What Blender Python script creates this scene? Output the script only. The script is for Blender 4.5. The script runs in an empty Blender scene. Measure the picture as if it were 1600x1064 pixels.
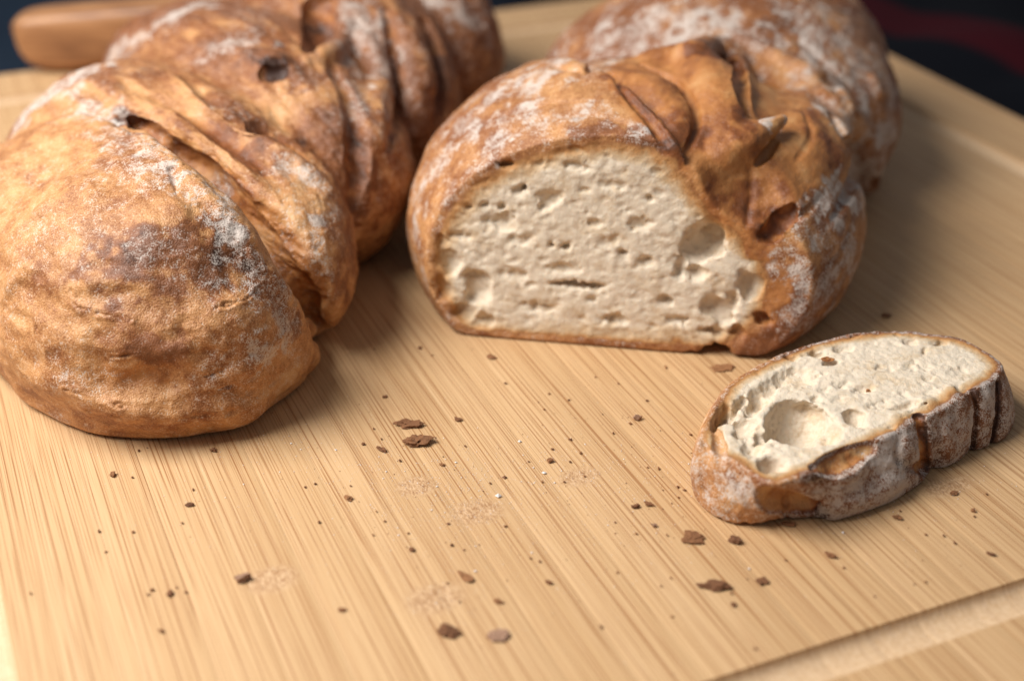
import bpy, math, random
import numpy as np
from mathutils import Vector
random.seed(7)
S = bpy.context.scene
COL = S.collection
R = math.radians

# ------------------------------------------------------------------ camera
CAM = np.array([0.0, -0.52, 0.30]); PITCH = R(30.0); FPX = 2222.0
FW = np.array([0, math.cos(PITCH), -math.sin(PITCH)])
UP = np.array([0, math.sin(PITCH), math.cos(PITCH)])
RT = np.array([1.0, 0, 0])
cd = bpy.data.cameras.new('camera'); cam = bpy.data.objects.new('camera', cd); COL.objects.link(cam)
cam.location = CAM; cam.rotation_euler = (R(60.0), 0, 0)
cd.sensor_width = 36.0; cd.lens = 50.0; cd.clip_start = 0.01; cd.clip_end = 50
cd.dof.use_dof = True; cd.dof.focus_distance = 0.525; cd.dof.aperture_fstop = 4.8
cd.dof.aperture_blades = 0
S.camera = cam

# ------------------------------------------------------------------ light
W = bpy.data.worlds.new('World'); S.world = W; W.use_nodes = True
bg = W.node_tree.nodes['Background']
bg.inputs[0].default_value = (0.86, 0.91, 1.0, 1); bg.inputs[1].default_value = 0.20
def area(name, loc, aim, sx, sy, power, color):
    l = bpy.data.lights.new(name, 'AREA'); l.shape = 'RECTANGLE'; l.size = sx; l.size_y = sy
    l.energy = power; l.color = color
    o = bpy.data.objects.new(name, l); COL.objects.link(o); o.location = loc
    o.rotation_euler = (Vector(aim) - Vector(loc)).to_track_quat('-Z', 'Y').to_euler()
    return o
area('window_light', (-0.62, -0.14, 0.78), (-0.04, 0.0, 0.0), 0.62, 0.55, 20.6, (1.0, 0.995, 0.985))
S.view_settings.view_transform = 'Standard'; S.view_settings.look = 'None'
S.view_settings.exposure = 0.0; S.view_settings.gamma = 1.0

# ------------------------------------------------------------------ helpers
def tag(o, label=None, cat=None, group=None, kind=None):
    if label: o['label'] = label
    if cat: o['category'] = cat
    if group: o['group'] = group
    if kind: o['kind'] = kind
    return o
def empty(name, loc=(0, 0, 0)):
    o = bpy.data.objects.new(name, None); COL.objects.link(o); o.location = loc
    o.empty_display_size = 0.02
    return o
def link(name, me, parent=None, mat=None):
    o = bpy.data.objects.new(name, me); COL.objects.link(o)
    if mat is not None: me.materials.append(mat)
    if parent is not None:
        o.parent = parent
        o.location = -Vector(parent.location)
    return o
def fast_mesh(name, V, F, attrs=None, smooth=True):
    """V (n,3), F (m,4) or (m,3) arrays"""
    me = bpy.data.meshes.new(name)
    n, m, k = len(V), len(F), F.shape[1]
    me.vertices.add(n); me.vertices.foreach_set('co', np.ascontiguousarray(V, np.float32).ravel())
    me.loops.add(m * k); me.loops.foreach_set('vertex_index', np.ascontiguousarray(F, np.int32).ravel())
    me.polygons.add(m); me.polygons.foreach_set('loop_start', np.arange(0, m * k, k, dtype=np.int32))
    me.polygons.foreach_set('loop_total', np.full(m, k, np.int32))
    me.update(calc_edges=True)
    me.polygons.foreach_set('use_smooth', np.full(m, smooth, bool))
    for an, av in (attrs or {}).items():
        a = me.attributes.new(an, 'FLOAT', 'POINT')
        a.data.foreach_set('value', np.ascontiguousarray(av, np.float32))
    me.update()
    return me
def ground(x, y, z=0.0):
    """the point of the plane at height z that the photograph shows at pixel (x, y)"""
    d = RT * (x - 800) + UP * (532 - y) + FW * FPX
    return CAM + d * ((z - CAM[2]) / d[2])

# ---- value noise on point arrays
_rng = np.random.default_rng(11)
_LAT = _rng.random((64, 64, 64)).astype(np.float32)
def vnoise(P, seed=0):
    P = P.astype(np.float32) + np.float32(seed * 7.37)
    i = np.floor(P).astype(np.int32); f = P - i
    f = f * f * f * (f * (f * 6 - 15) + 10)
    i0 = i & 63; i1 = (i + 1) & 63
    x0, y0, z0 = i0[:, 0], i0[:, 1], i0[:, 2]; x1, y1, z1 = i1[:, 0], i1[:, 1], i1[:, 2]
    fx, fy, fz = f[:, 0], f[:, 1], f[:, 2]
    a = _LAT[x0, y0, z0] * (1 - fx) + _LAT[x1, y0, z0] * fx
    b = _LAT[x0, y1, z0] * (1 - fx) + _LAT[x1, y1, z0] * fx
    c = _LAT[x0, y0, z1] * (1 - fx) + _LAT[x1, y0, z1] * fx
    d = _LAT[x0, y1, z1] * (1 - fx) + _LAT[x1, y1, z1] * fx
    a = a * (1 - fy) + b * fy; c = c * (1 - fy) + d * fy
    return (a * (1 - fz) + c * fz) * 2 - 1
def fbm(P, scale, octaves=3, seed=0, gain=0.5):
    """scale: feature size in metres"""
    r = 0; a = 1.0; t = 0
    for k in range(octaves):
        r = r + a * vnoise(P * (2.03 ** k / scale), seed + k); t += a; a *= gain
    return r / t * 1.3
def sstep(a, b, x):
    t = np.clip((x - a) / (b - a), 0, 1); return t * t * (3 - 2 * t)

# ---- signed distance volume, sculpted and meshed
def eulz(yaw, tilt=0.0, roll=0.0):
    cz, sz = math.cos(R(yaw)), math.sin(R(yaw)); cx, sx = math.cos(R(tilt)), math.sin(R(tilt))
    cy, sy = math.cos(R(roll)), math.sin(R(roll))
    Z = np.array([[cz, -sz, 0], [sz, cz, 0], [0, 0, 1]]); X = np.array([[1, 0, 0], [0, cx, -sx], [0, sx, cx]])
    Y = np.array([[cy, 0, sy], [0, 1, 0], [-sy, 0, cy]])
    return (Z @ X @ Y).astype(np.float32)
def smin(a, b, k):
    h = np.maximum(k - np.abs(a - b), 0) / k
    return np.minimum(a, b) - h * h * (k * 0.25)
class Vol:
    def __init__(s, lo, hi, h):
        s.h = h; s.lo = np.array(lo, np.float32)
        s.n = np.ceil((np.array(hi) - np.array(lo)) / h).astype(int) + 1
        s.ax = [(s.lo[i] + np.arange(s.n[i]) * h).astype(np.float32) for i in range(3)]
        s.d = np.full(tuple(s.n), 0.03, np.float32)
    def box(s, lo, hi):
        i0 = np.clip(np.floor((np.asarray(lo) - s.lo) / s.h).astype(int), 0, s.n)
        i1 = np.clip(np.ceil((np.asarray(hi) - s.lo) / s.h).astype(int) + 1, 0, s.n)
        sl = tuple(slice(a, b) for a, b in zip(i0, i1))
        if any(b <= a for a, b in zip(i0, i1)): return None, None
        X = s.ax[0][sl[0]][:, None, None]; Y = s.ax[1][sl[1]][None, :, None]; Z = s.ax[2][sl[2]][None, None, :]
        return sl, (X, Y, Z)
    def ell(s, c, r, rot, pad=0.02):
        c = np.asarray(c, np.float32); r = np.asarray(r, np.float32)
        ext = np.sqrt(((rot * r) ** 2).sum(1)) + pad
        sl, g = s.box(c - ext, c + ext)
        if sl is None: return None, None
        X, Y, Z = g[0] - c[0], g[1] - c[1], g[2] - c[2]
        k0 = 0; k1 = 0
        for i in range(3):
            p = X * rot[0, i] + Y * rot[1, i] + Z * rot[2, i]
            k0 = k0 + (p / r[i]) ** 2; k1 = k1 + (p / r[i] ** 2) ** 2
        k0 = np.sqrt(k0) + 1e-9; k1 = np.sqrt(k1) + 1e-9
        return sl, k0 * (k0 - 1) / k1
    def lobe(s, c, r, rot, k=0.006):
        sl, e = s.ell(c, r, rot)
        s.d[sl] = smin(s.d[sl], e, k)
    def hole(s, c, r, rot, k=0.001, warp=0.0):
        sl, e = s.ell(c, r, rot, pad=0.003)
        if sl is None: return
        if warp:
            X, Y, Z = np.meshgrid(*[s.ax[i][sl[i]] for i in range(3)], indexing='ij')
            m = float(np.min(r)); P = np.stack([X.ravel(), Y.ravel(), Z.ravel()], 1)
            e = e + (vnoise(P / max(m * 1.1, .0012), 40) * .38 * m + vnoise(P / .0014, 41) * min(.0004, .3 * m)).reshape(e.shape) * warp
        s.d[sl] = -smin(-s.d[sl], e, k)
    def chain(s, pts, rad, pad):
        pts = np.asarray(pts, np.float32); rad = np.broadcast_to(np.asarray(rad, np.float32), (len(pts),))
        m = rad.max() + pad
        sl, g = s.box(pts.min(0) - m, pts.max(0) + m)
        if sl is None: return None, None
        best = np.full(tuple(x.stop - x.start for x in sl), 1.0, np.float32)
        base = [x.start for x in sl]
        for a, b, ra, rb in zip(pts[:-1], pts[1:], rad[:-1], rad[1:]):
            mm = max(ra, rb) + pad
            s2, g2 = s.box(np.minimum(a, b) - mm, np.maximum(a, b) + mm)
            if s2 is None: continue
            ls = tuple(slice(x.start - o, x.stop - o) for x, o in zip(s2, base))
            ab = b - a; L = float(ab @ ab) + 1e-12
            X, Y, Z = g2[0] - a[0], g2[1] - a[1], g2[2] - a[2]
            t = np.clip((X * ab[0] + Y * ab[1] + Z * ab[2]) / L, 0, 1)
            q = np.sqrt((X - t * ab[0]) ** 2 + (Y - t * ab[1]) ** 2 + (Z - t * ab[2]) ** 2) - (ra + t * (rb - ra))
            best[ls] = np.minimum(best[ls], q)
        return sl, best
    def add(s, pts, rad, k=0.003):
        sl, e = s.chain(pts, rad, k + 0.004)
        if sl is not None: s.d[sl] = smin(s.d[sl], e, k)
    def cut(s, pts, rad, k=0.002):
        sl, e = s.chain(pts, rad, k + 0.004)
        if sl is not None: s.d[sl] = -smin(-s.d[sl], e, k)
    def plane_keep(s, p0, nrm, k=0.0005):
        """keep the side the normal points away from"""
        X = s.ax[0][:, None, None] - p0[0]; Y = s.ax[1][None, :, None] - p0[1]; Z = s.ax[2][None, None, :] - p0[2]
        e = (X * nrm[0] + Y * nrm[1] + Z * nrm[2]).astype(np.float32)
        s.d = -smin(-s.d, -e, k)
    def sample(s, P, D=None):
        D = s.d if D is None else D
        q = (np.asarray(P, np.float32) - s.lo) / s.h
        inside = np.all((q >= 0) & (q <= s.n - 1.001), axis=1)
        q = np.clip(q, 0, s.n - 1.001); i = q.astype(np.int32); f = q - i
        x, y, z = i.T; fx, fy, fz = f.T
        v = 0
        for dx in (0, 1):
            wx = fx if dx else 1 - fx
            for dy in (0, 1):
                wy = fy if dy else 1 - fy
                for dz in (0, 1):
                    v = v + wx * wy * (fz if dz else 1 - fz) * D[x + dx, y + dy, z + dz]
        return np.where(inside, v, 0.03)
    def grad(s, P, e=None):
        e = e or s.h; g = np.empty((len(P), 3), np.float32)
        for i in range(3):
            o = np.zeros(3, np.float32); o[i] = e
            g[:, i] = s.sample(P + o) - s.sample(P - o)
        return g / (np.linalg.norm(g, axis=1, keepdims=True) + 1e-9)
    def trace(s, px):
        """the surface points the photograph shows at these pixels"""
        px = np.asarray(px, float)
        D = RT * (px[:, :1] - 800) + UP * (532 - px[:, 1:2]) + FW * FPX
        D /= np.linalg.norm(D, axis=1, keepdims=True)
        T = np.arange(0.40, 1.05, 0.0015)
        P = CAM + D[:, None, :] * T[None, :, None]
        v = s.sample(P.reshape(-1, 3)).reshape(len(px), -1)
        hit = v < 0; k = np.argmax(hit, 1); ok = hit.any(1)
        k = np.where(ok, k, np.argmin(v, 1)); k1 = np.maximum(k - 1, 0)
        a = v[np.arange(len(px)), k1]; b = v[np.arange(len(px)), k]
        f = np.where(ok & (a != b), a / (a - b + 1e-12), 0.5)
        t = T[k1] + np.clip(f, 0, 1) * (T[k] - T[k1])
        return CAM + D * t[:, None]
    def surf(s, px, step=7.0, smooth=2, push=0.0):
        """pixel polyline -> smooth 3D polyline on the surface, pushed along the normal"""
        q = resample(px, step)
        P = s.trace(q); N = s.grad(P, 0.003)
        for _ in range(smooth):
            P[1:-1] = (P[:-2] + 2 * P[1:-1] + P[2:]) / 4
        return P + N * (push if np.isscalar(push) else interp(push, len(P))[:, None])
    def mesh(s):
        d = s.d; sg = d < 0; n = s.n; h = s.h
        c = np.zeros(tuple(n - 1), np.int8)
        for dx in (0, 1):
            for dy in (0, 1):
                for dz in (0, 1):
                    c += sg[dx:n[0] - 1 + dx, dy:n[1] - 1 + dy, dz:n[2] - 1 + dz]
        mixed = (c > 0) & (c < 8)
        I = np.argwhere(mixed).astype(np.int32)
        idx = np.full(tuple(n - 1), -1, np.int32); idx[mixed] = np.arange(len(I))
        corner = [(dx, dy, dz) for dx in (0, 1) for dy in (0, 1) for dz in (0, 1)]
        val = {q: d[I[:, 0] + q[0], I[:, 1] + q[1], I[:, 2] + q[2]] for q in corner}
        acc = np.zeros((len(I), 3), np.float32); cnt = np.zeros(len(I), np.float32)
        for q in corner:
            for a in range(3):
                if q[a]: continue
                q2 = list(q); q2[a] = 1; q2 = tuple(q2)
                va, vb = val[q], val[q2]; m = (va < 0) != (vb < 0)
                t = np.where(m, va / np.where(m, va - vb, 1), 0)
                for i in range(3):
                    acc[:, i] += np.where(m, q[i] + (t if i == a else 0), 0)
                cnt += m
        V = s.lo + (I + acc / np.maximum(cnt, 1)[:, None]) * h
        F = []
        for a in range(3):
            b, c2 = (a + 1) % 3, (a + 2) % 3
            sa = [slice(None)] * 3; sb = [slice(None)] * 3
            sa[a] = slice(0, n[a] - 1); sb[a] = slice(1, n[a])
            ch = sg[tuple(sa)] != sg[tuple(sb)]
            # interior edges only
            for ax in (b, c2):
                m = [slice(None)] * 3; m[ax] = 0; ch[tuple(m)] = False
                m[ax] = n[ax] - 1; ch[tuple(m)] = False
            E = np.argwhere(ch)
            neg = sg[E[:, 0], E[:, 1], E[:, 2]]
            def cell(db, dc):
                q = E.copy(); q[:, b] -= db; q[:, c2] -= dc
                return idx[q[:, 0], q[:, 1], q[:, 2]]
            quad = np.stack([cell(1, 1), cell(0, 1), cell(0, 0), cell(1, 0)], 1)
            quad[~neg] = quad[~neg][:, ::-1]
            F.append(quad)
        F = np.concatenate(F); F = F[(F >= 0).all(1)]
        V = V.astype(np.float32)
        for _ in range(2):
            v = s.sample(V); V = V - np.clip(v, -h * .5, h * .5)[:, None] * s.grad(V, h * 0.75)
        return V, F
def resample(px, step):
    """Catmull-Rom through the points at about 'step' spacing"""
    p = np.asarray(px, float)
    if len(p) == 1: return p
    q = np.vstack([2 * p[0] - p[1], p, 2 * p[-1] - p[-2]]); out = []
    for i in range(1, len(q) - 2):
        a, b, c, d = q[i - 1], q[i], q[i + 1], q[i + 2]
        m = max(2, int(np.linalg.norm(c - b) / step))
        t = np.arange(m)[:, None] / m
        out.append(0.5 * ((2 * b) + (c - a) * t + (2 * a - 5 * b + 4 * c - d) * t ** 2 + (3 * b - a - 3 * c + d) * t ** 3))
    out.append(p[-1:]); return np.vstack(out)
def interp(vals, n):
    vals = np.asarray(vals, float)
    return np.interp(np.linspace(0, 1, n), np.linspace(0, 1, len(vals)), vals)
def vdist(V, pts):
    """distance of each vertex to a 3D polyline, only near it (else 1)"""
    pts = np.asarray(pts, np.float32)
    out = np.full(len(V), 1.0, np.float32)
    lo, hi = pts.min(0) - 0.03, pts.max(0) + 0.03
    w = np.where(((V > lo) & (V < hi)).all(1))[0]
    if not len(w): return out
    P = V[w]; best = np.full(len(w), 1.0, np.float32)
    if len(pts) == 1: best = np.linalg.norm(P - pts[0], axis=1)
    for a, b in zip(pts[:-1], pts[1:]):
        ab = b - a; L = float(ab @ ab) + 1e-12
        t = np.clip((P - a) @ ab / L, 0, 1)
        best = np.minimum(best, np.linalg.norm(P - a - t[:, None] * ab, axis=1))
    out[w] = best; return out
def normals(V, F):
    n = np.cross(V[F[:, 2]] - V[F[:, 0]], V[F[:, 3]] - V[F[:, 1]]); N = np.zeros_like(V)
    for k in range(4):
        for i in range(3): N[:, i] += np.bincount(F[:, k], n[:, i], len(V))
    return N / (np.linalg.norm(N, axis=1, keepdims=True) + 1e-12)
def submesh(V, F, keep, attrs):
    F2 = F[keep]; used = np.zeros(len(V), bool); used[F2.ravel()] = True
    m = np.cumsum(used) - 1
    return V[used], m[F2].astype(np.int32), {k: a[used] for k, a in attrs.items()}

# ------------------------------------------------------------------ materials
class NT:
    def __init__(s, name):
        s.m = bpy.data.materials.new(name); s.m.use_nodes = True; s.t = s.m.node_tree
        s.b = s.t.nodes['Principled BSDF']
    def n(s, typ, **kw):
        o = s.t.nodes.new(typ)
        for k, v in kw.items():
            if k in ('i',):
                for a, b in v.items(): s.set(o.inputs[a], b)
            else: setattr(o, k, v)
        return o
    def set(s, sock, v):
        if isinstance(v, bpy.types.NodeSocket): s.t.links.new(v, sock)
        elif isinstance(v, bpy.types.Node): s.t.links.new(v.outputs[0], sock)
        else: sock.default_value = v
    def math(s, op, a, b=0.0, c=0.0, clamp=False):
        o = s.n('ShaderNodeMath', operation=op, use_clamp=clamp); s.set(o.inputs[0], a); s.set(o.inputs[1], b); s.set(o.inputs[2], c)
        return o.outputs[0]
    def attr(s, name): return s.n('ShaderNodeAttribute', attribute_name=name).outputs['Fac']
    def noise(s, vec, scale, detail=2, rough=0.5, dist=0.0):
        o = s.n('ShaderNodeTexNoise', i={'Scale': scale, 'Detail': detail, 'Roughness': rough, 'Distortion': dist})
        if vec is not None: s.set(o.inputs['Vector'], vec)
        return o.outputs['Fac']
    def ramp(s, f, stops, interp='LINEAR'):
        o = s.n('ShaderNodeValToRGB'); e = o.color_ramp.elements; o.color_ramp.interpolation = interp
        while len(e) < len(stops): e.new(0.5)
        for q, (p, c) in zip(e, stops):
            q.position = p; q.color = (*c, 1) if len(c) == 3 else c
        s.set(o.inputs[0], f); return o.outputs[0]
    def mix(s, f, a, b, mode='MIX'):
        o = s.n('ShaderNodeMix', data_type='RGBA', blend_type=mode)
        s.set(o.inputs[0], f)
        for k, v in ((6, a), (7, b)):
            s.set(o.inputs[k], (*v, 1) if isinstance(v, tuple) and len(v) == 3 else v)
        return o.outputs[2]
    def smooth(s, f, a, b):
        o = s.n('ShaderNodeMapRange', interpolation_type='SMOOTHSTEP'); s.set(o.inputs[0], f)
        s.set(o.inputs[1], a); s.set(o.inputs[2], b); return o.outputs[0]
    def bump(s, h, strength, dist, normal=None):
        o = s.n('ShaderNodeBump', i={'Strength': strength, 'Distance': dist}); s.set(o.inputs['Height'], h)
        if normal is not None: s.set(o.inputs['Normal'], normal)
        return o.outputs[0]
    def out(s, **kw):
        for k, v in kw.items():
            s.set(s.b.inputs[k.replace('_', ' ')], (*v, 1) if isinstance(v, tuple) and len(v) == 3 else v)
        return s.m

def bread_material(name):
    t = NT(name)
    pos = t.n('ShaderNodeTexCoord').outputs['Object']
    toast_shade, flour, raw, crumb = (t.attr(k) for k in ('toast_shade', 'flour', 'raw', 'crumb'))
    n1 = t.noise(pos, 90, 3, 0.55); n2 = t.noise(pos, 420, 3, 0.6); n3 = t.noise(pos, 1700, 2, 0.6)
    f = t.math('ADD', toast_shade, t.math('MULTIPLY', t.math('SUBTRACT', n1, 0.5), 0.45))
    f = t.math('ADD', f, t.math('MULTIPLY', t.math('SUBTRACT', n2, 0.5), 0.30))
    f = t.math('ADD', f, t.math('MULTIPLY', t.math('SUBTRACT', n3, 0.5), 0.55))
    crust = t.ramp(f, [(0.0, (0.70, 0.425, 0.205)), (0.28, (0.515, 0.245, 0.093)), (0.52, (0.245, 0.086, 0.028)), (0.8, (0.15, 0.052, 0.018)), (1.15 - .15, (0.055, 0.022, 0.012))])
    rn = t.math('ADD', raw, t.math('MULTIPLY', t.math('SUBTRACT', n2, 0.5), 0.5))
    rawc = t.ramp(t.math('ADD', toast_shade, t.math('MULTIPLY', t.math('SUBTRACT', n1, 0.5), 0.7)), [(0.0, (0.62, 0.34, 0.14)), (0.36, (0.42, 0.168, 0.050)), (0.62, (0.21, 0.066, 0.019)), (1.0, (0.055, 0.022, 0.011))])
    c = t.mix(t.smooth(rn, 0.3, 0.7), crust, rawc)
    g3 = t.smooth(n3, 0.30, 0.70); g2 = t.smooth(n2, 0.28, 0.72)
    g = t.math('ADD', t.math('MULTIPLY', g3, 0.55), t.math('MULTIPLY', g2, 0.45))
    fl = t.math('SUBTRACT', t.math('MULTIPLY', flour, 1.15), g)
    fl = t.math('MULTIPLY', t.smooth(fl, -0.22, 0.30), 0.80)
    c = t.mix(fl, c, (0.57, 0.495, 0.43))
    cn = t.math('ADD', t.math('MULTIPLY', t.math('SUBTRACT', n2, 0.5), 0.45), t.math('MULTIPLY', t.math('SUBTRACT', n1, 0.5), 0.55))
    cc = t.ramp(t.math('ADD', crumb, cn), [(0.05, (0.27, 0.105, 0.032)), (0.35, (0.47, 0.235, 0.085)), (0.62, (0.54, 0.365, 0.205)), (0.88, (0.615, 0.470, 0.315)), (1.0, (0.68, 0.560, 0.420))])
    c = t.mix(t.smooth(crumb, 0.03, 0.22), c, cc)
    rough = t.math('ADD', t.math('SUBTRACT', 0.47, t.math('MULTIPLY', raw, 0.08)), t.math('MULTIPLY', t.math('MAXIMUM', fl, crumb), 0.42), clamp=True)
    mp = t.n('ShaderNodeMapping', i={0: pos, 2: (0, 0, R(-36)), 3: (330, 95, 210)})
    wr = t.math('ABSOLUTE', t.math('SUBTRACT', t.noise(mp.outputs[0], 1.0, 3, 0.55, 0.8), 0.5))
    wr = t.math('MULTIPLY', t.math('SUBTRACT', 1.0, t.smooth(wr, 0.0, 0.055)), t.math('MULTIPLY', t.smooth(n1, 0.42, 0.62), t.math('SUBTRACT', 1.0, t.math('MINIMUM', crumb, 1.0))))
    b0 = t.bump(wr, -0.8, 0.0010)
    b1 = t.bump(n2, 0.32, 0.0012, b0); b2 = t.bump(n3, 0.55, 0.0007, b1)
    return t.out(Base_Color=c, Roughness=rough, Normal=b2, Specular_IOR_Level=0.35)
M_CRUST = bread_material('bread_crust')
M_CRUMB = bread_material('bread_crumb')
M_CRUMB.node_tree.nodes['Principled BSDF'].inputs['Subsurface Weight'].default_value = 0.18
M_CRUMB.node_tree.nodes['Principled BSDF'].inputs['Subsurface Radius'].default_value = (0.0016, 0.0011, 0.0008)
M_CRUMB.node_tree.nodes['Principled BSDF'].inputs['Subsurface Scale'].default_value = 1.0


# ------------------------------------------------------------------ cutting board, cloth, table
def bamboo_material():
    t = NT('bamboo')
    pos = t.n('ShaderNodeTexCoord').outputs['Object']
    rnd = t.n('ShaderNodeObjectInfo').outputs['Random']
    sep = t.n('ShaderNodeSeparateXYZ', i={0: pos})
    off = t.n('ShaderNodeCombineXYZ', i={0: 0.0, 1: t.math('MULTIPLY', rnd, 3.0), 2: 0.0})
    p = t.n('ShaderNodeVectorMath', operation='ADD', i={0: pos, 1: off}).outputs[0]
    def st(ka, kl, detail=2, rough=0.55, dist=0.0):
        v = t.n('ShaderNodeVectorMath', operation='MULTIPLY', i={0: p, 1: (ka, kl, 0.0)}).outputs[0]
        return t.noise(v, 1.0, detail, rough, dist)
    # the knuckles of the cane: short fuzzy bands a strip wide
    node = None
    for (x, y, wa, wl) in ((425, 905, .0105, .0075), (680, 935, .011, .008), (745, 800, .011, .008), (650, 760, .008, .007), (905, 745, .009, .006), (1480, 760, .012, .006)):
        g = ground(x, y)[:2]; a0, l0 = float(g @ NV), float(g @ GV)
        dx = t.math('MULTIPLY', t.math('SUBTRACT', sep.outputs[0], a0), 1 / wa)
        dy = t.math('MULTIPLY', t.math('SUBTRACT', sep.outputs[1], l0), 1 / wl)
        r2 = t.math('ADD', t.math('POWER', t.math('ABSOLUTE', dx), 2.0), t.math('POWER', t.math('ABSOLUTE', dy), 2.0))
        m = t.smooth(r2, 1.3, 0.1)
        node = m if node is None else t.math('MAXIMUM', node, m)
    wide = st(70, 2.0, 2); mid = st(330, 4.0, 3, 0.6); fine = st(1250, 7.0, 2, 0.5); hair = st(3000, 22.0, 2, 0.6)
    dens = st(110, 5.0, 2)
    base = t.ramp(t.math('ADD', t.math('MULTIPLY', wide, 0.55), t.math('MULTIPLY', mid, 0.45)), [(0.22, (0.505, 0.310, 0.148)), (0.5, (0.552, 0.349, 0.177)), (0.78, (0.590, 0.385, 0.208))])
    tone = t.ramp(rnd, [(0.0, (0.955, 0.940, 0.92)), (0.5, (1.0, 0.98, 0.95)), (1.0, (1.04, 1.035, 1.03))])
    base = t.mix(1.0, base, tone, 'MULTIPLY')
    def lines(freq, width, along, lo, hi, seed):
        # long hair-thin vessels of the cane, each on for a stretch and off for a stretch
        wob = t.noise(t.n('ShaderNodeVectorMath', operation='MULTIPLY', i={0: p, 1: (25.0, 3.5, 0.0)}).outputs[0], 1.0, 1)
        w = t.math('ADD', t.math('MULTIPLY', sep.outputs[0], freq), t.math('ADD', t.math('MULTIPLY', wob, 1.2 * freq / 480), seed))
        v1 = t.n('ShaderNodeTexVoronoi', voronoi_dimensions='1D', i={'W': w, 'Scale': 1.0})
        cid = v1.outputs['W']
        on = t.n('ShaderNodeCombineXYZ', i={0: t.math('MULTIPLY', cid, 17.3), 1: t.math('MULTIPLY', sep.outputs[1], along), 2: seed})
        m = t.noise(on.outputs[0], 1.0, 2, 0.5)
        return t.math('MULTIPLY', t.smooth(v1.outputs['Distance'], width, width * .3), t.smooth(m, lo, hi))
    l1 = lines(430.0, .15, 9.0, 0.44, 0.58, 3.0)
    l2 = t.math('MULTIPLY', lines(1150.0, .21, 12.0, 0.40, 0.58, 9.0), 0.8)
    streak = t.math('MAXIMUM', l1, l2)
    xstreak = t.smooth(t.math('ADD', fine, t.math('MULTIPLY', t.math('SUBTRACT', dens, 0.5), 0.55)), 0.49, 0.62)
    streak = t.math('MULTIPLY', streak, t.math('SUBTRACT', 1.0, t.math('MULTIPLY', node, 0.8)))
    c = t.mix(t.math('ADD', t.math('MULTIPLY', streak, 0.85), t.math('MULTIPLY', xstreak, 0.06)), base, (0.28, 0.115, 0.035))
    c = t.mix(t.math('MULTIPLY', t.smooth(hair, 0.52, 0.72), 0.42), c, (0.40, 0.20, 0.080))
    c = t.mix(t.math('MULTIPLY', t.smooth(hair, 0.46, 0.25), 0.22), c, (0.82, 0.60, 0.36))
    fuzz = t.n('ShaderNodeVectorMath', operation='MULTIPLY', i={0: p, 1: (1100, 420, 0.0)}).outputs[0]
    fz = t.noise(fuzz, 1.0, 3, 0.65, 1.2)
    nodec = t.ramp(fz, [(0.36, (0.25, 0.110, 0.042)), (0.49, (0.45, 0.262, 0.130)), (0.62, (0.62, 0.410, 0.240))])
    c = t.mix(t.math('MULTIPLY', node, 0.85), c, nodec)
    rout = t.smooth(sep.outputs[2], -.0004, -.0022)
    c = t.mix(t.math('MULTIPLY', rout, 0.6), c, t.ramp(t.noise(pos, 700, 2), [(0.3, (0.56, 0.38, 0.22)), (0.7, (0.72, 0.54, 0.36))]))
    b = t.bump(t.math('SUBTRACT', hair, t.math('MULTIPLY', streak, 0.5)), 0.25, 0.00025)
    return t.out(Base_Color=c, Roughness=t.math('ADD', 0.46, t.math('MULTIPLY', mid, 0.15)), Normal=b, Specular_IOR_Level=0.4)
BA = R(23.5)
GV = np.array([-math.sin(BA), math.cos(BA)]); NV = np.array([math.cos(BA), math.sin(BA)])
A0, A1, L0, L1 = -0.276, 0.375, -0.272, 0.434           # board extent across and along the grain
GA0, GA1, GL0, GL1, GR, GW = -0.2228, 0.3215, -0.2166, 0.382, 0.030, 0.0070   # juice groove centre line
M_BAMBOO = bamboo_material()
board = empty('cutting_board'); board.rotation_euler = (0, 0, BA)
tag(board, 'pale bamboo cutting board with a juice groove, under all the bread', 'cutting board')
def board_height(a, l):
    cx, cy = (GA0 + GA1) / 2, (GL0 + GL1) / 2
    qx = np.abs(a - cx) - (GA1 - GA0) / 2 + GR; qy = np.abs(l - cy) - (GL1 - GL0) / 2 + GR
    sd = np.hypot(np.maximum(qx, 0), np.maximum(qy, 0)) + np.minimum(np.maximum(qx, qy), 0) - GR
    z = -0.0044 * np.sqrt(np.clip(1 - (sd / GW) ** 2, 0, 1)) ** 0.9
    e = np.minimum(np.minimum(a - A0, A1 - a), np.minimum(l - L0, L1 - l)); r = 0.004
    t = np.clip(r - e, 0, r)
    return z - (r - np.sqrt(r * r - t * t))
NS = 34; SW = (A1 - A0) / NS
rs = np.random.default_rng(3)
edges = A0 + SW * np.arange(NS + 1); edges[1:-1] += rs.uniform(-.0015, .0015, NS - 1)
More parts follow.
